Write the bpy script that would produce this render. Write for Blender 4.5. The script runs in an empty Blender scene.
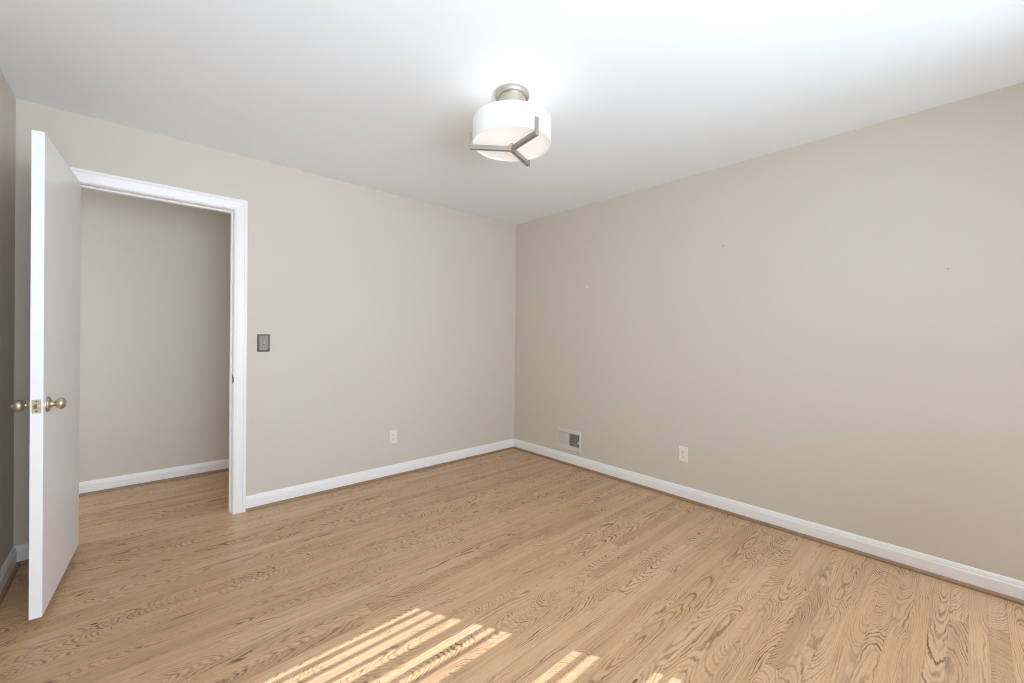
import bpy, bmesh, math
from mathutils import Vector, Matrix

S = bpy.context.scene
COL = S.collection

# ------------------------------------------------------------------ camera
F_PX, YAW, PITCH, ROLL, CY, CAM_H = 415.4372, 0.7356, -0.0031, -0.0094, 337.036, 1.2275
sy, cyw, sp, cp, sr, cr = (math.sin(YAW), math.cos(YAW), math.sin(PITCH), math.cos(PITCH),
                           math.sin(ROLL), math.cos(ROLL))
fwd = Vector((sy*cp, cyw*cp, sp))
rt = Vector((cyw, -sy, 0))
up = Vector((-sp*sy, -sp*cyw, cp))
R = cr*rt - sr*up
U = sr*rt + cr*up
cam_data = bpy.data.cameras.new('camera')
cam = bpy.data.objects.new('camera', cam_data)
COL.objects.link(cam)
m = Matrix((R, U, -fwd)).transposed().to_4x4()
m.translation = Vector((0, 0, CAM_H))
cam.matrix_world = m
cam_data.sensor_width = 36
cam_data.lens = F_PX/1024*36
cam_data.shift_y = -(341.5-CY)/1024
cam_data.clip_start = 0.02
S.camera = cam

# ------------------------------------------------------------------ room dimensions (metres)
XL, XR, YF, YB, H = -0.4706, 3.0817, 3.3537, -0.94, 2.44     # left, right, door wall, window wall, ceiling
YH = 4.4657                                                # hall far wall
WT = 0.115                                                 # wall thickness
JL, JR, JT = -0.267, 0.4895, 2.060                          # door opening between the jambs
HXL, HXR = -1.3, 1.9                                       # hall ends

# ------------------------------------------------------------------ world, sun, daylight and fill lights, exposure
w = bpy.data.worlds.new('sky'); S.world = w; w.use_nodes = True
bg = w.node_tree.nodes['Background']
bg.inputs[0].default_value = (0.75, 0.87, 1.0, 1); bg.inputs[1].default_value = 1.0

SUN_DXDY, SUN_K = -0.53, 0.73            # light moves by dx per dy on plan, drops SUN_K per dy
sun_d = bpy.data.lights.new('sun', 'SUN'); sun_d.energy = 8.5; sun_d.angle = math.radians(0.12)
sun_d.color = (0.90, 0.98, 1.14)
sun = bpy.data.objects.new('sun', sun_d); COL.objects.link(sun)
sun.rotation_euler = Vector((SUN_DXDY, 1, -SUN_K)).to_track_quat('-Z', 'Y').to_euler()
sun.location = (5, -6, 6)

def area(name, loc, direction, sx, sz, energy, color, spread=180):
    d = bpy.data.lights.new(name, 'AREA'); d.shape = 'RECTANGLE'; d.size = sx; d.size_y = sz
    d.energy = energy; d.color = color; d.spread = math.radians(spread)
    o = bpy.data.objects.new(name, d); COL.objects.link(o)
    o.location = loc; o.rotation_euler = Vector(direction).to_track_quat('-Z', 'Y').to_euler()
    return o
DAY = (0.778, 0.953, 1.145)
area('window_fill', (1.92, YB+0.06, 1.42), (0.1, 1, -.2), 0.9, 1.15, 8, DAY)
area('window_fill', (0.45, YB+0.06, 1.42), (.06, 1, .26), 1.5, 1.15, 44, DAY, 145)  # added fill at the unseen left window, brightens the whole room
area('hall_fill', (HXL+0.05, (YF+WT+YH)/2, 1.2), (1, 0, 0), 0.8, 1.8, 10, (.85, .95, 1.05))  # added fill before the closed hall end, stands in for daylight
area('window_fill', (XR-0.06, -0.56, 1.25), (-1, 0, -.3), 0.58, 0.8, 18, DAY)  # added fill inside the drawn shade, brightens door face and left side

S.view_settings.view_transform = 'Standard'
S.view_settings.look = 'None'
S.view_settings.exposure = 0.37
S.view_settings.gamma = 1.0
S.view_settings.use_curve_mapping = False
S.cycles.use_denoising = True
S.cycles.pixel_filter_type = 'BLACKMAN_HARRIS'
S.cycles.filter_width = 1.1
S.cycles.max_bounces = 14
S.cycles.diffuse_bounces = 10
S.cycles.transparent_max_bounces = 16

# ------------------------------------------------------------------ materials
def srgb(r, g, b):
    f = lambda c: c/12.92 if c <= .04045 else ((c+.055)/1.055)**2.4
    return (f(r/255), f(g/255), f(b/255), 1)

class NT:
    def __init__(self, name):
        self.mat = bpy.data.materials.new(name); self.mat.use_nodes = True
        self.t = self.mat.node_tree; self.n = self.t.nodes; self.l = self.t.links
        self.p = self.n['Principled BSDF']
    def new(self, typ, **kw):
        o = self.n.new(typ)
        for k, v in kw.items(): setattr(o, k, v)
        return o
    def put(self, sock, v):
        if hasattr(v, 'is_output'): self.l.new(v, sock)
        else: sock.default_value = v
    def m(self, op, a, b=None, c=None, clamp=False):
        o = self.new('ShaderNodeMath', operation=op, use_clamp=clamp)
        for i, v in enumerate((a, b, c)):
            if v is not None: self.put(o.inputs[i], v)
        return o.outputs[0]
    def vec(self, x, y, z):
        o = self.new('ShaderNodeCombineXYZ')
        for i, v in enumerate((x, y, z)): self.put(o.inputs[i], v)
        return o.outputs[0]
    def noise(self, v, scale=1, detail=2, rough=.5):
        o = self.new('ShaderNodeTexNoise'); self.put(o.inputs['Vector'], v)
        o.inputs['Scale'].default_value = scale; o.inputs['Detail'].default_value = detail
        o.inputs['Roughness'].default_value = rough
        return o.outputs[0]
    def white(self, v):
        o = self.new('ShaderNodeTexWhiteNoise', noise_dimensions='3D'); self.put(o.inputs['Vector'], v)
        return o
    def mix(self, f, a, b):
        o = self.new('ShaderNodeMix', data_type='RGBA')
        self.put(o.inputs[0], f); self.put(o.inputs[6], a); self.put(o.inputs[7], b)
        return o.outputs[2]
    def maprange(self, v, a, b, c=0., d=1., smooth=False):
        o = self.new('ShaderNodeMapRange')
        if smooth: o.interpolation_type = 'SMOOTHSTEP'
        self.put(o.inputs[0], v)
        for i, q in enumerate((a, b, c, d)): self.put(o.inputs[i+1], q)
        return o.outputs[0]
    def bump(self, h, strength, dist=.001):
        o = self.new('ShaderNodeBump'); o.inputs['Strength'].default_value = strength
        o.inputs['Distance'].default_value = dist
        self.l.new(h, o.inputs['Height']); self.l.new(o.outputs[0], self.p.inputs['Normal'])

def paint(name, col, rough=.6, mottle=.03, bump=.15, scale=180, spec=.3):
    k = NT(name)
    tc = k.new('ShaderNodeTexCoord').outputs['Object']
    n = k.noise(tc, 2.2, 3)
    c2 = tuple(c*(1-mottle) for c in col[:3])+(1,)
    k.put(k.p.inputs['Base Color'], k.mix(n, col, c2))
    k.p.inputs['Roughness'].default_value = rough
    k.p.inputs['Specular IOR Level'].default_value = spec
    if bump: k.bump(k.noise(tc, scale, 2), bump, .0006)
    return k.mat

def metal(name, col, rough=.3, metallic=1.0, streak=(1, 1, 1), var=.15):
    k = NT(name)
    tc = k.new('ShaderNodeTexCoord').outputs['Object']
    mp = k.new('ShaderNodeMapping'); k.l.new(tc, mp.inputs[0]); mp.inputs['Scale'].default_value = streak
    n = k.noise(mp.outputs[0], 120, 3)
    k.put(k.p.inputs['Base Color'], k.mix(n, col, tuple(c*(1-var) for c in col[:3])+(1,)))
    k.p.inputs['Metallic'].default_value = metallic
    k.p.inputs['Roughness'].default_value = rough
    return k.mat

M_WALL = paint('beige_wall_paint', (0.620, 0.553, 0.470, 1), .75)
M_CEIL = paint('white_ceiling_paint', (0.84, 0.87, 0.895, 1), .85, .015)
M_TRIM = paint('white_trim_paint', (0.84, 0.81, 0.78, 1), .38, .02, .05, 60, .45)
M_DOOR = paint('white_door_paint', (0.84, 0.82, 0.80, 1), .36, .02, .06, 50, .45)
M_IVORY = paint('ivory_plastic', (0.78, 0.72, 0.64, 1), .35, .01, 0, 1, .5)
M_SPACKLE = paint('wall_filler', (0.70, 0.645, 0.57, 1), .8, .02)
M_HOLE = paint('nail_hole_grey', (0.36, 0.32, 0.27, 1), .8, .1, 0)
M_SLOT = paint('dark_slot', (0.06, 0.05, 0.045, 1), .6, .1, 0)
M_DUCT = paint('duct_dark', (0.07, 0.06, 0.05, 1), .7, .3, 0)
M_VENT = paint('beige_vent_enamel', (0.66, 0.60, 0.53, 1), .45, .02, 0)
M_FIN = paint('vent_fin_enamel', (0.60, 0.545, 0.48, 1), .5, .02, 0)
M_BRASS = metal('aged_brass', (0.66, 0.575, 0.43, 1), .3)
M_NICKEL = metal('brushed_nickel', (0.62, 0.57, 0.50, 1), .38, 1, (1, 1, .05))
M_NICKEL_BAR = metal('brushed_nickel_bar', (0.36, 0.325, 0.285, 1), .45, .6, (.2, 1, 1))
M_PEWTER = metal('pewter', (0.115, 0.098, 0.075, 1), .6, .2)
M_PEWTER_L = metal('pewter_light', (0.30, 0.265, 0.22, 1), .6, .2)
M_STRIKE = metal('dark_strike_steel', (0.16, 0.13, 0.10, 1), .4)
M_BLIND = paint('white_blind_slat', (0.8, 0.8, 0.78, 1), .5, .02, 0)

def shade_mat(name, col, emit, transl):
    k = NT(name)
    tc = k.new('ShaderNodeTexCoord').outputs['Object']
    n = k.noise(tc, 300, 2)
    c = k.mix(n, col, tuple(v*.95 for v in col[:3])+(1,))
    tr = k.new('ShaderNodeBsdfTranslucent'); k.put(tr.inputs[0], c)
    k.put(k.p.inputs['Base Color'], c); k.p.inputs['Roughness'].default_value = .8
    k.p.inputs['Emission Color'].default_value = (1, .97, .93, 1)
    k.p.inputs['Emission Strength'].default_value = emit
    mx = k.new('ShaderNodeMixShader'); mx.inputs[0].default_value = transl
    k.l.new(k.p.outputs[0], mx.inputs[1]); k.l.new(tr.outputs[0], mx.inputs[2])
    k.l.new(mx.outputs[0], k.n['Material Output'].inputs[0])
    return k.mat
M_SHADE = shade_mat('white_fabric_shade', (.84, .84, .82, 1), .10, .3)
M_DIFF = shade_mat('frosted_diffuser', (.88, .86, .84, 1), .22, .3)
M_BULB = shade_mat('lit_bulb', (.9, .9, .9, 1), 1.5, .1)

def glass_mat():
    k = NT('window_glass')
    tr = k.new('ShaderNodeBsdfTransparent'); gl = k.new('ShaderNodeBsdfGlossy'); gl.inputs['Roughness'].default_value = .02
    fr = k.new('ShaderNodeFresnel'); fr.inputs[0].default_value = 1.45
    mx = k.new('ShaderNodeMixShader')
    k.l.new(fr.outputs[0], mx.inputs[0]); k.l.new(tr.outputs[0], mx.inputs[1]); k.l.new(gl.outputs[0], mx.inputs[2])
    k.l.new(mx.outputs[0], k.n['Material Output'].inputs[0])
    return k.mat
M_GLASS = glass_mat()

def oak(name, base, dark, light, strips=True, rough=.33):
    k = NT(name)
    tc = k.new('ShaderNodeTexCoord').outputs['Object']
    sx = k.new('ShaderNodeSeparateXYZ'); k.l.new(tc, sx.inputs[0])
    x, y, z = sx.outputs
    W = .0572
    yy = k.m('DIVIDE', k.m('ADD', y, 10.013), W)
    row = k.m('FLOOR', yy)
    fy = k.m('SUBTRACT', yy, row)
    rr = k.white(k.vec(row, 3.1, 7.7)); rs = k.new('ShaderNodeSeparateColor'); k.l.new(rr.outputs['Color'], rs.inputs[0])
    # boards of unequal length along the row
    ln = k.maprange(rs.outputs[1], 0, 1, .75, 1.45)
    xs = k.m('DIVIDE', k.m('ADD', x, k.m('MULTIPLY', rs.outputs[0], 9.)), ln)
    xs = k.m('ADD', xs, k.m('MULTIPLY', k.m('SINE', k.m('MULTIPLY', xs, 2.3)), .28))
    colx = k.m('FLOOR', xs)
    fx = k.m('SUBTRACT', xs, colx)
    bid = k.vec(row, colx, 1.7)
    br = k.white(bid); bs = k.new('ShaderNodeSeparateColor'); k.l.new(br.outputs['Color'], bs.inputs[0])
    r1, r2, r3 = bs.outputs
    br2 = k.white(k.vec(colx, row, 9.2)); bs2 = k.new('ShaderNodeSeparateColor'); k.l.new(br2.outputs['Color'], bs2.inputs[0])
    q1, q2, q3 = bs2.outputs
    v = k.m('MULTIPLY', k.m('SUBTRACT', fy, .5), W)
    xo = k.m('ADD', x, k.m('MULTIPLY', r1, 40.))
    # growth rings of a wandering log cut flat
    low = k.noise(k.vec(k.m('MULTIPLY', xo, 1.7), k.m('MULTIPLY', r2, 31.), k.m('MULTIPLY', r3, 17.)), 1, 2, .45)
    wand = k.noise(k.vec(k.m('MULTIPLY', xo, 1.1), k.m('MULTIPLY', q2, 23.), 5.), 1, 2, .5)
    slope = k.m('MULTIPLY', k.m('SIGN', k.m('SUBTRACT', q2, .5)), k.maprange(q1, 0, 1, .07, .17))
    zc = k.m('ADD', k.m('MULTIPLY', k.m('SUBTRACT', r2, .5), .07), k.m('MULTIPLY', k.m('SUBTRACT', low, .5), .11))
    zc = k.m('ADD', zc, k.m('MULTIPLY', slope, k.m('MULTIPLY', k.m('SUBTRACT', fx, .5), ln)))
    yc = k.m('ADD', k.m('MULTIPLY', k.m('SUBTRACT', r3, .5), .095), k.m('MULTIPLY', k.m('SUBTRACT', wand, .5), .05))
    dv = k.m('SUBTRACT', v, yc)
    d = k.m('SQRT', k.m('ADD', k.m('MULTIPLY', dv, dv), k.m('MULTIPLY', zc, zc)))
    wob = k.noise(k.vec(k.m('MULTIPLY', xo, 14.), k.m('MULTIPLY', v, 60.), k.m('MULTIPLY', r1, 13.)), 1, 2, .5)
    jag = k.noise(k.vec(k.m('MULTIPLY', xo, 70.), k.m('MULTIPLY', v, 330.), k.m('MULTIPLY', r3, 13.)), 1, 2, .6)
    d = k.m('ADD', d, k.m('MULTIPLY', k.m('SUBTRACT', wob, .5), .009))
    d = k.m('ADD', d, k.m('MULTIPLY', k.m('SUBTRACT', jag, .5), .0034))
    freq = k.maprange(q1, 0, 1, 125., 210.)
    ph = k.m('MULTIPLY', d, freq)
    fr = k.m('FRACT', ph)
    ring = k.m('MULTIPLY', k.maprange(fr, .40, .50, 0, 1, True), k.maprange(fr, .70, .97, 1, 0, True))
    ring = k.m('MULTIPLY', ring, k.maprange(d, .004, .016, .3, 1., True))
    sl = k.m('DIVIDE', k.m('ABSOLUTE', dv), k.m('ADD', d, .001))
    ring = k.m('MULTIPLY', ring, k.maprange(sl, .55, .98, 1., .45, True))
    per = k.noise(k.vec(k.m('FLOOR', ph), k.m('MULTIPLY', r1, 9.), k.m('MULTIPLY', xo, 3.)), 1.3, 1)
    ring = k.m('MULTIPLY', ring, k.maprange(per, .35, .62, .25, 1.))
    # open pores: fine streaks along the board
    pore = k.noise(k.vec(k.m('MULTIPLY', xo, 26.), k.m('MULTIPLY', v, 620.), r1), 1, 2, .6)
    poreM = k.maprange(pore, .50, .64, 0, 1)
    fine = k.noise(k.vec(k.m('MULTIPLY', xo, 5.), k.m('MULTIPLY', v, 190.), r2), 1, 3, .6)
    patch = k.noise(k.vec(k.m('MULTIPLY', xo, 3.), k.m('MULTIPLY', v, 20.), q1), 1, 2)
    amp = k.m('MULTIPLY', k.maprange(q3, 0, 1, .68, 1.2), k.maprange(patch, .36, .58, .5, 1.))
    dk = k.m('MULTIPLY', k.m('MULTIPLY', ring, amp), k.maprange(poreM, 0, 1, .8, 1.0))
    dk = k.m('ADD', dk, k.m('MULTIPLY', poreM, .13))
    dk = k.m('ADD', dk, k.m('MULTIPLY', k.m('SUBTRACT', fine, .5), .5), clamp=True)
    tone = k.mix(k.maprange(q2, 0, 1, 0, 1), base, light)
    tone = k.mix(k.m('MULTIPLY', k.maprange(r1, .68, 1., 0, 1), .42), tone, tuple((a+b)/2 for a, b in zip(base, dark)))
    stk = k.noise(k.vec(k.m('MULTIPLY', xo, 1.6), k.m('MULTIPLY', v, 55.), r2), 1, 3, .6)
    tone = k.mix(k.maprange(stk, .45, .72, 0, .42), tone, tuple((a*.55+b*.45) for a, b in zip(base, dark)))
    big = k.noise(tc, 1.3, 2)
    tone = k.mix(k.maprange(big, .35, .7, 0, .25), tone, base)
    c = k.mix(dk, tone, dark)
    # joints
    ey = k.m('MULTIPLY', k.m('MINIMUM', fy, k.m('SUBTRACT', 1., fy)), W)
    ex = k.m('MULTIPLY', k.m('MINIMUM', fx, k.m('SUBTRACT', 1., fx)), ln)
    e = k.m('MINIMUM', ey, ex)
    j = k.maprange(e, .0004, .0011, 1, 0)
    c = k.mix(k.m('MULTIPLY', j, .30), c, (.10, .055, .03, 1))
    k.put(k.p.inputs['Base Color'], c)
    k.put(k.p.inputs['Roughness'], k.maprange(dk, 0, 1, rough, rough+.12))
    k.p.inputs['Specular IOR Level'].default_value = .45
    k.bump(k.m('SUBTRACT', 1., k.m('ADD', k.m('MULTIPLY', dk, .25), j)), .25, .0006)
    return k.mat
M_OAK = oak('oak_strip_floor', (0.575, 0.355, 0.191, 1), (0.105, 0.047, 0.018, 1), (0.645, 0.42, 0.245, 1))

def stained():
    k = NT('stained_shoe_moulding')
    tc = k.new('ShaderNodeTexCoord').outputs['Object']
    n = k.noise(tc, 14, 4)
    k.put(k.p.inputs['Base Color'], k.mix(n, (0.36, 0.225, 0.13, 1), (0.22, 0.125, 0.065, 1)))
    k.p.inputs['Roughness'].default_value = .4
    return k.mat
M_SHOE = stained()

# ------------------------------------------------------------------ mesh helpers
def link(name, bm, mat, parent=None, smooth=False, bevel=0, loc=None, seg=2):
    me = bpy.data.meshes.new(name)
    bmesh.ops.recalc_face_normals(bm, faces=bm.faces)
    bm.to_mesh(me); bm.free()
    if smooth:
        for p in me.polygons: p.use_smooth = True
    o = bpy.data.objects.new(name, me); COL.objects.link(o)
    me.materials.append(mat)
    if parent: o.parent = parent
    if loc: o.location = loc
    if bevel:
        b = o.modifiers.new('bevel', 'BEVEL'); b.width = bevel; b.segments = seg; b.limit_method = 'ANGLE'
        b.angle_limit = math.radians(40)
    if smooth:
        try:
            me.set_sharp_from_angle(angle=math.radians(38))
        except Exception: pass
    return o

def box(bm, x0, x1, y0, y1, z0, z1):
    vs = [bm.verts.new((x, y, z)) for x in (x0, x1) for y in (y0, y1) for z in (z0, z1)]
    for f in ((0,1,3,2), (4,6,7,5), (0,4,5,1), (2,3,7,6), (0,2,6,4), (1,5,7,3)):
        bm.faces.new([vs[i] for i in f])

def sweep(bm, rings, closed_ends=True):
    """rings: list of equal-length closed loops of points, skinned in order"""
    R_ = [[bm.verts.new(p) for p in r] for r in rings]
    n = len(R_[0])
    for a, b in zip(R_, R_[1:]):
        for i in range(n):
            bm.faces.new((a[i], a[(i+1) % n], b[(i+1) % n], b[i]))
    if closed_ends:
        bm.faces.new(R_[0]); bm.faces.new(R_[-1][::-1])

def lathe(bm, prof, seg=48, axis='z', c=(0, 0, 0), cap=True):
    """prof: list of (radius, height) from one end to the other"""
    def pt(r, h, a):
        q = (r*math.cos(a), r*math.sin(a), h)
        if axis == 'x': q = (q[2], q[0], q[1])
        if axis == 'y': q = (q[0], q[2], q[1])
        return (q[0]+c[0], q[1]+c[1], q[2]+c[2])
    rings = []
    for r, h in prof:
        if r < 1e-6: rings.append([bm.verts.new(pt(0, h, 0))])
        else: rings.append([bm.verts.new(pt(r, h, 2*math.pi*i/seg)) for i in range(seg)])
    for a, b in zip(rings, rings[1:]):
        for i in range(seg):
            j = (i+1) % seg
            if len(a) == 1 and len(b) == 1: continue
            if len(a) == 1: bm.faces.new((a[0], b[i], b[j]))
            elif len(b) == 1: bm.faces.new((a[i], b[0], a[j]))
            else: bm.faces.new((a[i], b[i], b[j], a[j]))
    if cap:
        for r_ in (rings[0], rings[-1]):
            if len(r_) > 1: bm.faces.new(r_)

def new(): return bmesh.new()

def tag(o, label, cat, kind=None, group=None):
    o['label'] = label; o['category'] = cat
    if kind: o['kind'] = kind
    if group: o['group'] = group
    return o
def struct(o, label, cat): return tag(o, label, cat, 'structure')
def empty(name, loc, rot=(0, 0, 0)):
    o = bpy.data.objects.new(name, None); COL.objects.link(o); o.location = loc; o.rotation_euler = rot
    o.empty_display_size = .1
    return o

# ------------------------------------------------------------------ room shell
bm = new(); box(bm, HXL-.1, XR+.12, YB-.12, YH+.12, -.08, 0)
struct(link('floor', bm, M_OAK), 'light oak strip floor running from the bedroom into the hall', 'floor')

bm = new(); box(bm, HXL-.1, XR+.12, YB-.12, YH+.12, H, H+.1)
struct(link('ceiling', bm, M_CEIL), 'smooth white ceiling with one drum light', 'ceiling')

bm = new()   # wall with the doorway
box(bm, HXL-.1, JL-.02, YF, YF+WT, 0, H)
box(bm, JR+.02, XR, YF, YF+WT, 0, H)
box(bm, JL-.02, JR+.02, YF, YF+WT, JT+.02, H)
struct(link('wall_front', bm, M_WALL), 'beige wall with the doorway and pewter light switch', 'wall')

RWY0, RWY1, WZ0, WZ1 = -.85, -.27, .84, 2.0          # unseen right-wall window, added to house a fill light
bm = new()
box(bm, XR, XR+.12, YB, RWY0, 0, H); box(bm, XR, XR+.12, RWY1, YF+WT, 0, H)
box(bm, XR, XR+.12, RWY0, RWY1, 0, WZ0); box(bm, XR, XR+.12, RWY0, RWY1, WZ1, H)
struct(link('wall_right', bm, M_WALL), 'long bare beige wall with the air vent on the right', 'wall')

bm = new(); box(bm, XL-.12, XL, YB, YF, 0, H)
struct(link('wall_left', bm, M_WALL), 'narrow strip of beige wall behind the open door at far left', 'wall')

WIN = [(1.44, 2.401), (-0.30, 1.20)]  # second opening belongs to the added left window
bm = new()
for a, b in ((XL-.12, WIN[1][0]), (WIN[1][1], WIN[0][0]), (WIN[0][1], XR+.12)):
    box(bm, a, b, YB-.12, YB, 0, H)
for a, b in WIN:
    box(bm, a, b, YB-.12, YB, 0, WZ0); box(bm, a, b, YB-.12, YB, WZ1, H)
struct(link('wall_back', bm, M_WALL), 'beige window wall behind the camera', 'wall')

bm = new(); box(bm, HXL, HXR, YH, YH+.12, 0, H)
struct(link('wall_hall', bm, M_WALL), 'beige hall wall seen through the doorway', 'wall')
bm = new(); box(bm, HXL-.1, HXL, YF+WT, YH+.12, 0, H)
struct(link('wall_hall_left', bm, M_WALL), 'end wall of the hall beyond the doorway at left', 'wall')
bm = new(); box(bm, HXR, HXR+.1, YF+WT, YH+.12, 0, H)
struct(link('wall_hall_right', bm, M_WALL), 'end wall of the hall beyond the doorway at right', 'wall')

# ------------------------------------------------------------------ baseboards and shoe mouldings (profile: depth from wall, height)
BB = [(0, .018), (.0140, .018), (.0140, .072), (.0125, .077), (.0105, .079), (.0105, .084), (.0085, .092), (.0045, .1005), (0, .1013)]
SHOE = [(.0142, 0), (.0275, 0), (.0275, .006)] + [(.0142+.0133*math.cos(a), .006+.0135*math.sin(a)) for a in
        [math.radians(t) for t in (20, 40, 60, 80)]] + [(.0142, .0195)]
def run(name, mat, prof, p0, p1, nrm, m0=0, m1=0):
    """profile along a wall from p0 to p1; nrm points into the room; m0/m1 = mitre factor at the ends"""
    p0, p1, nrm = Vector((*p0, 0)), Vector((*p1, 0)), Vector((*nrm, 0))
    t = (p1-p0).normalized()
    bm = new()
    sweep(bm, [[p0+nrm*d+t*d*m0+Vector((0, 0, z)) for d, z in prof], [p1+nrm*d-t*d*m1+Vector((0, 0, z)) for d, z in prof]])
    return link(name, bm, mat)
CW0, CW1 = .0025, .0755         # casing reveal and outer edge measured from the jamb face
CXL, CXR = JL-CW1, JR+CW1
def base(name, tname, p0, p1, nrm, m0, m1, where):
    struct(run(name, M_TRIM, BB, p0, p1, nrm, m0, m1), 'white moulded baseboard '+where, 'baseboard')
    struct(run(tname, M_SHOE, SHOE, p0, p1, nrm, m0, m1), 'brown stained shoe moulding '+where, 'shoe moulding')
base('baseboard_front', 'trim_1', (CXR, YF), (XR, YF), (0, -1), 0, 1, 'under the light switch wall')
base('baseboard_right', 'trim_2', (XR, YF), (XR, YB), (-1, 0), 1, 1, 'along the wall with the air vent')
base('baseboard_left', 'trim_3', (XL, YB), (XL, YF), (1, 0), 1, 1, 'along the left wall behind the door')
base('baseboard_corner', 'trim_4', (XL, YF), (CXL, YF), (0, -1), 1, 0, 'on the short wall between corner and open door')
base('baseboard_back', 'trim_5', (XL, YB), (XR, YB), (0, 1), 1, 1, 'under the windows behind the camera')
base('baseboard_hall', 'trim_6', (HXL, YH), (HXR, YH), (0, -1), 0, 0, 'in the hall beyond the doorway')

# ------------------------------------------------------------------ door frame: jambs with stops, moulded casing, strike plate
# profile of the casing: (distance outwards from the jamb face, thickness from the wall)
CAS = [(CW0, 0), (CW0, .0095), (CW0+.002, .0115), (CW0+.008, .0115), (CW0+.011, .007), (CW0+.014, .0085),
       (CW0+.034, .0120), (CW0+.054, .0145), (CW0+.057, .0180), (CW0+.069, .0180), (CW1, .0160), (CW1, 0)]
bm = new()
def cas_ring(corner):
    out = []
    for d, t in CAS:
        if corner == 0: p = (JL-d, YF-t, 0)
        if corner == 1: p = (JL-d, YF-t, JT+d)
        if corner == 2: p = (JR+d, YF-t, JT+d)
        if corner == 3: p = (JR+d, YF-t, 0)
        out.append(p)
    return out
sweep(bm, [cas_ring(i) for i in range(4)])
frame = struct(link('trim_7', bm, M_TRIM), 'white moulded casing around the hall doorway', 'door frame')
bm = new()
box(bm, JL-.02, JL, YF-.001, YF+WT+.001, 0, JT+.02)
box(bm, JR, JR+.02, YF-.001, YF+WT+.001, 0, JT+.02)
box(bm, JL, JR, YF-.001, YF+WT+.001, JT, JT+.02)
link('jamb', bm, M_TRIM, frame, bevel=.0015)
bm = new()
S0, S1, ST = YF+.040, YF+.076, .0105
box(bm, JL, JL+ST, S0, S1, 0, JT)
box(bm, JR-ST, JR, S0, S1, 0, JT)
box(bm, JL+ST, JR-ST, S0, S1, JT-ST, JT)
link('door_stop', bm, M_TRIM, frame, bevel=.0025)
bm = new()
box(bm, JR-.0012, JR+.0005, YF+.004, YF+.032, .885, .945)
o = link('strike_plate', bm, M_STRIKE, frame, bevel=.0006); o['label'] = 'dark metal strike plate'
bm = new()   # lip that wraps the jamb edge
sweep(bm, [[(JR-.0013, YF+.006, z), (JR-.0013, YF-.003, z), (JR+.0035, YF-.0065, z), (JR+.0040, YF-.0045, z), (JR+.0004, YF+.006, z)] for z in (.897, .933)])
link('strike_lip', bm, M_STRIKE, o)
# hall-side casing
bm = new()
YHS = YF+WT
def cas_ring2(c):
    return [((JL-d) if c < 2 else (JR+d), YHS+t, (JT+d) if c in (1, 2) else 0) for d, t in CAS]
sweep(bm, [cas_ring2(i) for i in range(4)])
struct(link('trim_8', bm, M_TRIM), 'white casing on the hall side of the doorway', 'door frame')

# ------------------------------------------------------------------ open door
PIN = Vector((-.270, YF-.001, 0))
lead = Vector((-.323, 2.598, 0))
DW = (lead-PIN).length
ang = math.atan2(lead.y-PIN.y, lead.x-PIN.x)
# local frame: +x along the leaf from hinge to leading edge, +y = hall face side
DT, DZ0, DZ1 = .0378, .034, 2.057
bm = new(); box(bm, .004, DW, 0, DT, DZ0, DZ1)
door = link('door_1', bm, M_DOOR, bevel=.0012)
door.location = PIN; door.rotation_euler = (0, 0, ang)
struct(door, 'flush white door standing open at the left of the hall doorway', 'door')
KZ, KX = .916, DW-.059
def knob(side, lock):
    """a round passage knob; side +1 on the hall face, -1 on the room face"""
    y0 = DT if side > 0 else 0
    P = lambda pr: [(r, y0+side*h) for r, h in pr]
    bm = new()
    lathe(bm, P([(0, -.001), (.0335, -.001), (.0335, .002), (.0325, .004), (.030, .0052), (.0285, .0085), (.024, .0105), (.016, .0125), (.0145, .016), (0, .016)]), 40, 'y', (KX, 0, KZ), False)
    rose = link('rose', bm, M_BRASS, door, smooth=True); rose['label'] = 'aged brass rose'
    bm = new()
    lathe(bm, P([(0, .014), (.0135, .014), (.0110, .018), (.0105, .0215), (.0125, .025), (.016, .027), (.0210, .031), (.0245, .037), (.0250, .0425), (.0235, .048), (.0190, .0525), (.013, .0550), (.0055, .056), (0, .0562)]), 40, 'y', (KX, 0, KZ), False)
    k_ = link('door_knob', bm, M_BRASS, door, smooth=True); k_['label'] = 'round aged brass knob'
    if lock:
        bm = new()
        lathe(bm, P([(0, .0550), (.0080, .0550), (.0080, .0590), (.006, .0630), (.0035, .0645), (0, .0648)]), 24, 'y', (KX, 0, KZ), False)
        link('lock_button', bm, M_BRASS, k_, smooth=True)
knob(1, False); knob(-1, True)
bm = new(); box(bm, DW-.0006, DW+.0012, DT/2-.0135, DT/2+.0135, KZ-.0285, KZ+.0285)
lp = link('latch_plate', bm, M_BRASS, door, bevel=.0005); lp['label'] = 'brass latch plate on the leading edge'
bm = new()
zz = lambda z: [(DW+.001, DT/2-.0075, z), (DW+.001, DT/2+.0075, z), (DW+.009, DT/2+.0065, z), (DW+.011, DT/2+.0035, z), (DW+.003, DT/2-.0075, z)]
sweep(bm, [zz(KZ-.0085), zz(KZ+.0085)])
link('latch_bolt', bm, M_BRASS, lp)
for s in (-1, 1):
    bm = new()
    lathe(bm, [(0, DW+.0008), (.0034, DW+.0008), (.0030, DW+.0022), (0, DW+.0024)], 16, 'x', (0, DT/2, KZ+s*.020), False)
    link('screw', bm, M_STRIKE, lp, smooth=True)
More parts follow.
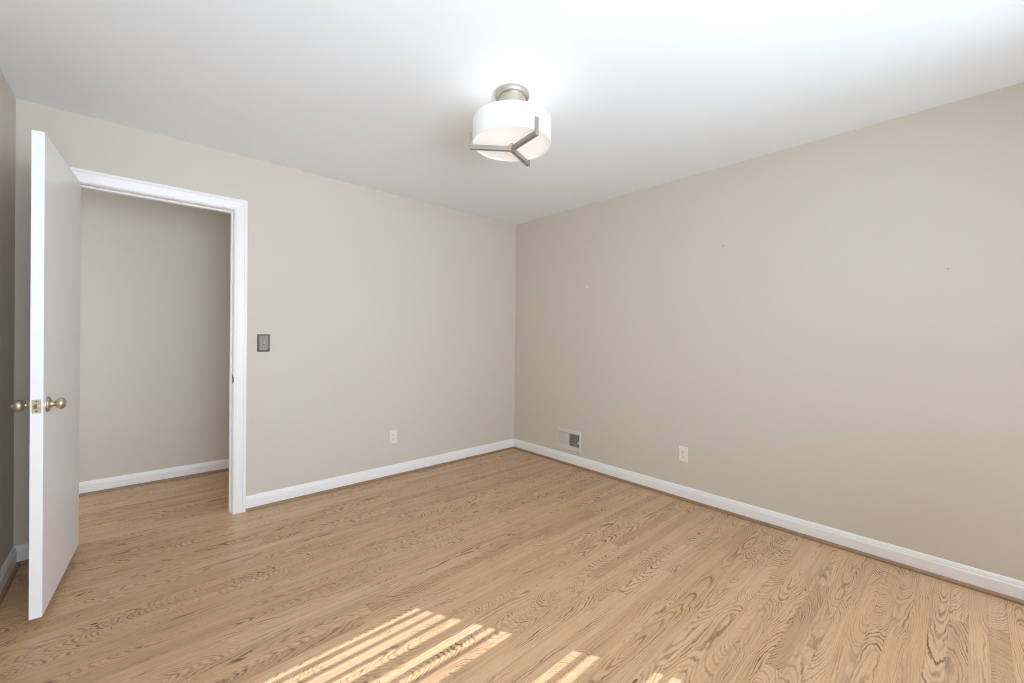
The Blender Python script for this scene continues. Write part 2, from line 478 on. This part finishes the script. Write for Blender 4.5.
for hz in (.25, 1.05, 1.85):
    bm = new()
    lathe(bm, [(0, hz-.045), (.0045, hz-.045), (.0055, hz-.042), (.0055, hz+.042), (.0045, hz+.045), (0, hz+.048)], 16, 'z', (-.002, -.004, 0), False)
    box(bm, .0, .004, 0, .030, hz-.044, hz+.044)
    h_ = link('hinge', bm, M_BRASS, door)

# ------------------------------------------------------------------ ceiling light
LX, LY, ZB, ZT, RS = 1.390, 1.552, 2.181, 2.298, .195
lamp = tag(empty('ceiling_light', (LX, LY, H)), 'semi flush ceiling light with white drum shade and nickel arms', 'ceiling light')
def rel(prof): return [(r, z-H) for r, z in prof]
bm = new()
lathe(bm, rel([(0, 2.4395), (.0850, 2.4395), (.0860, 2.434), (.0855, 2.424), (.0830, 2.418), (.0715, 2.414), (0, 2.413)]), 56, 'z', (0, 0, 0), False)
link('canopy', bm, M_NICKEL, lamp, smooth=True)
bm = new()
lathe(bm, rel([(0, 2.415), (.0690, 2.415), (.0690, 2.340), (.0670, 2.334), (.0640, 2.332), (0, 2.332)]), 56, 'z', (0, 0, 0), False)
cn = link('canopy_cover', bm, M_NICKEL, lamp, smooth=True)
for a in (205, 235):
    bm = new(); a = math.radians(a)
    lathe(bm, rel([(0, 2.334), (.0038, 2.334), (.0032, 2.3295), (0, 2.329)]), 12, 'z', (.052*math.cos(a), .052*math.sin(a), 0), False)
    link('screw', bm, M_STRIKE, cn, smooth=True)
bm = new()
lathe(bm, rel([(0, 2.334), (.011, 2.334), (.011, 2.300), (.007, 2.296), (.007, 2.16), (0, 2.16)]), 24, 'z', (0, 0, 0), False)
link('stem', bm, M_NICKEL, lamp, smooth=True)
bm = new()   # fabric drum, a thin tube with turned edges top and bottom
t_ = .0018
prof = [(RS, ZB), (RS+.0008, ZB+.001), (RS+.0008, ZB+.009), (RS, ZB+.0095), (RS, ZT-.0095), (RS+.0008, ZT-.009), (RS+.0008, ZT-.001), (RS, ZT),
        (RS-t_, ZT), (RS-t_, ZB), (RS, ZB)]
lathe(bm, rel(prof), 96, 'z', (0, 0, 0), False)
bmesh.ops.remove_doubles(bm, verts=bm.verts, dist=1e-5)
link('lamp_shade', bm, M_SHADE, lamp, smooth=True)
bm = new()
lathe(bm, rel([(0, ZB+.010), (RS-.004, ZB+.010), (RS-.003, ZB+.0125), (RS-.004, ZB+.014), (0, ZB+.014)]), 96, 'z', (0, 0, 0), False)
link('diffuser', bm, M_DIFF, lamp, smooth=True)
bm = new()
lathe(bm, rel([(0, 2.150), (.011, 2.150), (.0135, 2.152), (.0145, 2.156), (.0145, 2.176), (.012, 2.180), (0, 2.180)]), 32, 'z', (0, 0, 0), False)
link('hub', bm, M_NICKEL, lamp, smooth=True)
for a in (142.5, 21.5, -97.5):
    a = math.radians(a)
    u = Vector((math.cos(a), math.sin(a), 0)); n = Vector((-math.sin(a), math.cos(a), 0))
    bm = new()
    z0, z1, zt, ro = 2.152-H, 2.173-H, 2.236-H, .2075
    hw, th = .0095, .0065
    side = [(.010, z0), (ro, z0), (ro, zt), (ro-th, zt), (ro-th, z1), (.010, z1)]
    sweep(bm, [[u*r+n*s*hw+Vector((0, 0, z)) for r, z in side] for s in (-1, 1)])
    link('arm', bm, M_NICKEL_BAR, lamp, bevel=.001)
for a in (60, 180, 300):
    a = math.radians(a); c = (.075*math.cos(a), .075*math.sin(a), 0)
    bm = new()
    lathe(bm, rel([(0, 2.222), (.012, 2.224), (.021, 2.236), (.024, 2.250), (.021, 2.264), (.014, 2.276), (.013, 2.296), (0, 2.296)]), 24, 'z', c, False)
    link('bulb', bm, M_BULB, lamp, smooth=True)
lb = bpy.data.lights.new('bulb_light', 'POINT'); lb.energy = 0.33; lb.color = (1, .88, .74); lb.shadow_soft_size = .06
lo = bpy.data.objects.new('bulb_light', lb); COL.objects.link(lo); lo.parent = lamp; lo.location = (0, 0, 2.275-H)

# ------------------------------------------------------------------ light switch
SXC, SZC = .668, 1.160
sw = tag(empty('light_switch', (SXC, YF, SZC)), 'pewter toggle light switch plate on the wall beside the doorway', 'light switch')
def plate_rings(hw, hh, steps):
    return [[(x*(hw-i), -d, z*(hh-i)) for x, z in ((-1, -1), (1, -1), (1, 1), (-1, 1))] for i, d in steps]
bm = new(); sweep(bm, plate_rings(.0385, .0615, [(0, 0), (0, .003), (.002, .0055), (.008, .0062)]))
link('plate', bm, M_PEWTER, sw)
bm = new(); sweep(bm, plate_rings(.0285, .0515, [(0, .006), (.0008, .0085), (.002, .0092)]))
pl = link('raised_panel', bm, M_PEWTER_L, sw); pl['label'] = 'lighter raised centre panel'
bm = new(); box(bm, -.0055, .0055, -.0097, -.0085, -.0125, .0125)
link('toggle_slot', bm, M_PEWTER, sw)
bm = new()
sweep(bm, [[(-.0042, -.009, -.006), (.0042, -.009, -.006), (.0042, -.009, .006), (-.0042, -.009, .006)],
           [(-.0034, -.024, .004), (.0034, -.024, .004), (.0034, -.022, .011), (-.0034, -.022, .011)]])
tg = link('toggle', bm, M_IVORY, sw, bevel=.001); tg['label'] = 'small pale toggle'
for s in (-1, 1):
    bm = new(); lathe(bm, [(0, -.009), (.003, -.009), (.0027, -.0103), (0, -.0107)], 14, 'y', (0, 0, s*.030), False)
    link('screw', bm, M_STRIKE, sw, smooth=True)

# ------------------------------------------------------------------ duplex outlets
def outlet(loc, rz, label):
    e = tag(empty('power_outlet', loc, (0, 0, rz)), label, 'power outlet', None, 'power outlets low on the walls')
    bm = new(); sweep(bm, plate_rings(.0355, .0585, [(0, 0), (0, .003), (.0015, .0052), (.004, .0058)]))
    link('plate', bm, M_IVORY, e)
    for s in (-1, 1):
        zc = s*.0195
        bm = new()
        pts = [(x, zc+z) for x, z in [(-.0165, -.008), (-.010, -.0140), (.010, -.0140), (.0165, -.008), (.0165, .008), (.010, .0140), (-.010, .0140), (-.0165, .008)]]
        sweep(bm, [[(x, -.005, z) for x, z in pts], [(x, -.0078, z) for x, z in pts]])
        f = link('socket', bm, M_IVORY, e, bevel=.0008)
        bm = new()
        box(bm, -.0078, -.0056, -.0082, -.0076, zc-.001, zc+.0075)
        box(bm, .0056, .0078, -.0082, -.0076, zc+.0002, zc+.0068)
        lathe(bm, [(0, -.0076), (.0026, -.0076), (.0026, -.0082), (0, -.0082)], 14, 'y', (0, 0, zc-.0075), False)
        link('slots', bm, M_SLOT, f)
    bm = new(); lathe(bm, [(0, -.0055), (.0032, -.0055), (.0028, -.0068), (0, -.0071)], 14, 'y', (0, 0, 0), False)
    link('screw', bm, M_NICKEL, e, smooth=True)
outlet((1.655, YF, .343), 0, 'ivory duplex power outlet on the wall with the light switch')
outlet((XR, 1.457, .343), -math.pi/2, 'ivory duplex power outlet right of the air vent')

# ------------------------------------------------------------------ wall register (local x along the wall towards the camera, -y out of the wall)
vw = tag(empty('wall_vent', (XR, 2.572, .233), (0, 0, -math.pi/2)), 'beige louvred air vent low on the right wall near the corner', 'air vent')
VW, VH, OW, OH, OZ = .140, .1005, .118, .0585, .008       # half sizes of plate and opening
bm = new()
def rect(hw, hh, d, oz=0): return [(-hw, -d, oz-hh), (hw, -d, oz-hh), (hw, -d, oz+hh), (-hw, -d, oz+hh)]
sweep(bm, [rect(OW, OH, .001, OZ), rect(VW, VH, .001), rect(VW, VH, .003), rect(VW-.006, VH-.006, .007), rect(OW+.004, OH+.004, .0075, OZ), rect(OW, OH, .005, OZ), rect(OW, OH, .001, OZ)], False)
bmesh.ops.remove_doubles(bm, verts=bm.verts, dist=1e-6)
link('face_plate', bm, M_VENT, vw)
bm = new(); box(bm, -OW, OW, -.0012, -.0004, OZ-OH, OZ+OH)
link('duct', bm, M_DUCT, vw)
def fin(xc, angle):
    a = math.radians(angle); hl, th = .0068, .0006
    u = Vector((math.sin(a), -math.cos(a), 0)); n = Vector((math.cos(a), math.sin(a), 0))
    c = Vector((xc, -.0080, 0))
    bm = new()
    sweep(bm, [[c+u*s*hl+n*q*th+Vector((0, 0, z)) for s, q in ((-1, -1), (1, -1), (1, 1), (-1, 1))] for z in (OZ-OH+.001, OZ+OH-.001)])
    link('fin', bm, M_FIN, vw)
NF = 11
for i in range(NF): fin(-OW+.006+i*(OW-.012)/(NF-1), -40)
for i in range(NF): fin(.007+i*(OW-.014)/(NF-1), 52)
bm = new(); box(bm, -.0025, .0025, -.0085, -.002, OZ-OH, OZ+OH)
link('centre_bar', bm, M_VENT, vw)
bm = new()
box(bm, OW+.005, OW+.010, -.020, -.006, -.014, .010)
box(bm, OW-.004, OW+.016, -.023, -.019, -.006, .004)
link('damper_lever', bm, M_VENT, vw, bevel=.001)
for s in (-1, 1):
    bm = new(); lathe(bm, [(0, -.0065), (.0035, -.0065), (.003, -.0082), (0, -.0086)], 14, 'y', (s*(VW-.012), 0, 0), False)
    link('screw', bm, M_VENT, vw, smooth=True)

# filled nail spots on the right wall
def spot(y, z, ry, rz, label):
    bm = new()
    lathe(bm, [(0, -.0012), (.55, -.0011), (.85, -.0007), (1, 0)], 20, 'x', (0, 0, 0), False)
    for v in bm.verts: v.co.y *= ry; v.co.z *= rz
    tag(link('wall_patch', bm, M_SPACKLE, loc=(XR, y, z), smooth=True), label, 'wall patch')
spot(2.381, 1.684, .022, .010, 'small pale filler smear on the right wall above the air vent')

def nail_hole(y, z, label):
    bm = new()
    lathe(bm, [(0, .0002), (.0030, -.0001), (.0042, -.0006), (.0055, 0), (.0042, .0008)], 16, 'x', (0, 0, 0), False)
    tag(link('nail_hole', bm, M_HOLE, loc=(XR, y, z), smooth=True), label, 'nail hole')
nail_hole(1.185, 1.878, 'tiny grey nail hole high on the middle of the right wall')
nail_hole(.082, 1.592, 'tiny grey nail hole near the right edge of the right wall')

# ------------------------------------------------------------------ windows and blinds behind the camera (one blind makes the sun stripes; other windows added for fill light)
def window(i, x0, x1, label):
    bm = new()
    for a in (dict(x0=x0, x1=x0+.035, z0=WZ0, z1=WZ1), dict(x0=x1-.035, x1=x1, z0=WZ0, z1=WZ1),
              dict(x0=x0+.035, x1=x1-.035, z0=WZ0, z1=WZ0+.04), dict(x0=x0+.035, x1=x1-.035, z0=WZ1-.03, z1=WZ1)):
        box(bm, a['x0'], a['x1'], YB-.09, YB-.05, a['z0'], a['z1'])
    wo = link(f'window_{i}', bm, M_TRIM); struct(wo, label, 'window')
    bm = new(); box(bm, x0+.035, x1-.035, YB-.085, YB-.055, 1.335, 1.38)
    link('meeting_rail', bm, M_TRIM, wo)
    bm = new(); box(bm, x0+.034, x1-.034, YB-.072, YB-.069, WZ0+.039, WZ1-.029)
    link('pane', bm, M_GLASS, wo)
    bm = new()
    for q in ((x0-.07, x0, WZ0, WZ1), (x1, x1+.07, WZ0, WZ1), (x0-.07, x1+.07, WZ1, WZ1+.07), (x0-.08, x1+.08, WZ0-.03, WZ0)):
        box(bm, q[0], q[1], YB, YB+.016, q[2], q[3])
    link('window_casing', bm, M_TRIM, wo)
    return wo
window(1, *WIN[0], 'double hung window with half open blind behind the camera at right')
window(2, *WIN[1], 'unseen double hung window added for light behind the camera at left')  # added so that its fill light has an opening

def added_side_window():  # unseen window added to light the door from the right
    bm = new()
    for y0, y1, z0, z1 in ((RWY0, RWY0+.035, WZ0, WZ1), (RWY1-.035, RWY1, WZ0, WZ1), (RWY0+.035, RWY1-.035, WZ0, WZ0+.04), (RWY0+.035, RWY1-.035, WZ1-.03, WZ1)):
        box(bm, XR+.05, XR+.09, y0, y1, z0, z1)
    wo = link('window_3', bm, M_TRIM); struct(wo, 'unseen narrow window with a drawn roller shade, added for light in the right wall', 'window')
    bm = new(); box(bm, XR+.069, XR+.072, RWY0+.034, RWY1-.034, WZ0+.039, WZ1-.029)
    link('pane', bm, M_GLASS, wo)
    bm = new()
    for y0, y1, z0, z1 in ((RWY0-.07, RWY0, WZ0, WZ1), (RWY1, RWY1+.07, WZ0, WZ1), (RWY0-.07, RWY1+.07, WZ1, WZ1+.07), (RWY0-.08, RWY1+.08, WZ0-.03, WZ0)):
        box(bm, XR-.016, XR, y0, y1, z0, z1)
    link('window_casing', bm, M_TRIM, wo)
    t = tag(empty('added_roller_shade', (XR+.02, (RWY0+RWY1)/2, WZ1)), 'unseen white roller shade added to keep sun out of the side window', 'roller shade')  # added shade, blocks the sun at the added window
    hw = (RWY1-RWY0)/2-.003
    bm = new(); box(bm, -.0004, .0004, -hw, hw, WZ0-WZ1+.03, -.03); link('cloth', bm, M_BLIND, t)
    bm = new(); lathe(bm, [(0, -hw), (.02, -hw), (.02, hw), (0, hw)], 24, 'y', (0, 0, -.022), False); link('roller', bm, M_BLIND, t, smooth=True)
    bm = new(); box(bm, -.006, .006, -hw, hw, WZ0-WZ1+.006, WZ0-WZ1+.03); link('bottom_bar', bm, M_BLIND, t, bevel=.002)
added_side_window()

# sun stripes as read off the floor: lit bands (far edge, near edge) in y
LIT = [(1.660, 1.642), (1.616, 1.583), (1.562, 1.520), (1.500, 1.458), (1.410, 1.369), (1.347, 1.321), (1.300, 1.252),
       (1.033, 1.002), (.976, .941), (.765, .737), (.712, .683)]
YP = YB-.028                         # plane of the slats
zof = lambda y: SUN_K*(y-YP)
bl = tag(empty('window_blind', (0, 0, 0)), 'white slatted blind in the window behind the camera', 'window blind')
edges = [(2.02/SUN_K+YP, None)] 
z_hi = WZ1-.004
bands = []
for a, b in [((p+q)/2+(p-q)*.40, (p+q)/2-(p-q)*.40) for p, q in LIT]:
    bands.append((zof(a), z_hi)); z_hi = zof(b)
bands.append((WZ0+.004, z_hi))
for zl, zh in bands:
    if zh-zl < .004: continue
    nsl = max(1, round((zh-zl)/.045))
    for q in range(nsl):
        a = zl+(zh-zl)*q/nsl-(.006 if q else 0); b = zl+(zh-zl)*(q+1)/nsl
        bm = new()
        # tilted slat: room edge low, window edge high, so that along the sun it covers a..b
        sweep(bm, [[(x, YP-.004, b-.0004), (x, YP-.0025, b), (x, YP+.004, a+.0004), (x, YP+.0025, a)] for x in (WIN[0][0]+.012, WIN[0][1]-.004)])
        link('slat', bm, M_BLIND, bl)
for xx in (WIN[0][0]+.15, WIN[0][1]-.15):
    bm = new(); lathe(bm, [(0, WZ0+.004), (.0012, WZ0+.004), (.0012, WZ1-.004), (0, WZ1-.004)], 8, 'z', (xx, YP, 0), False)
    link('cord', bm, M_BLIND, bl)
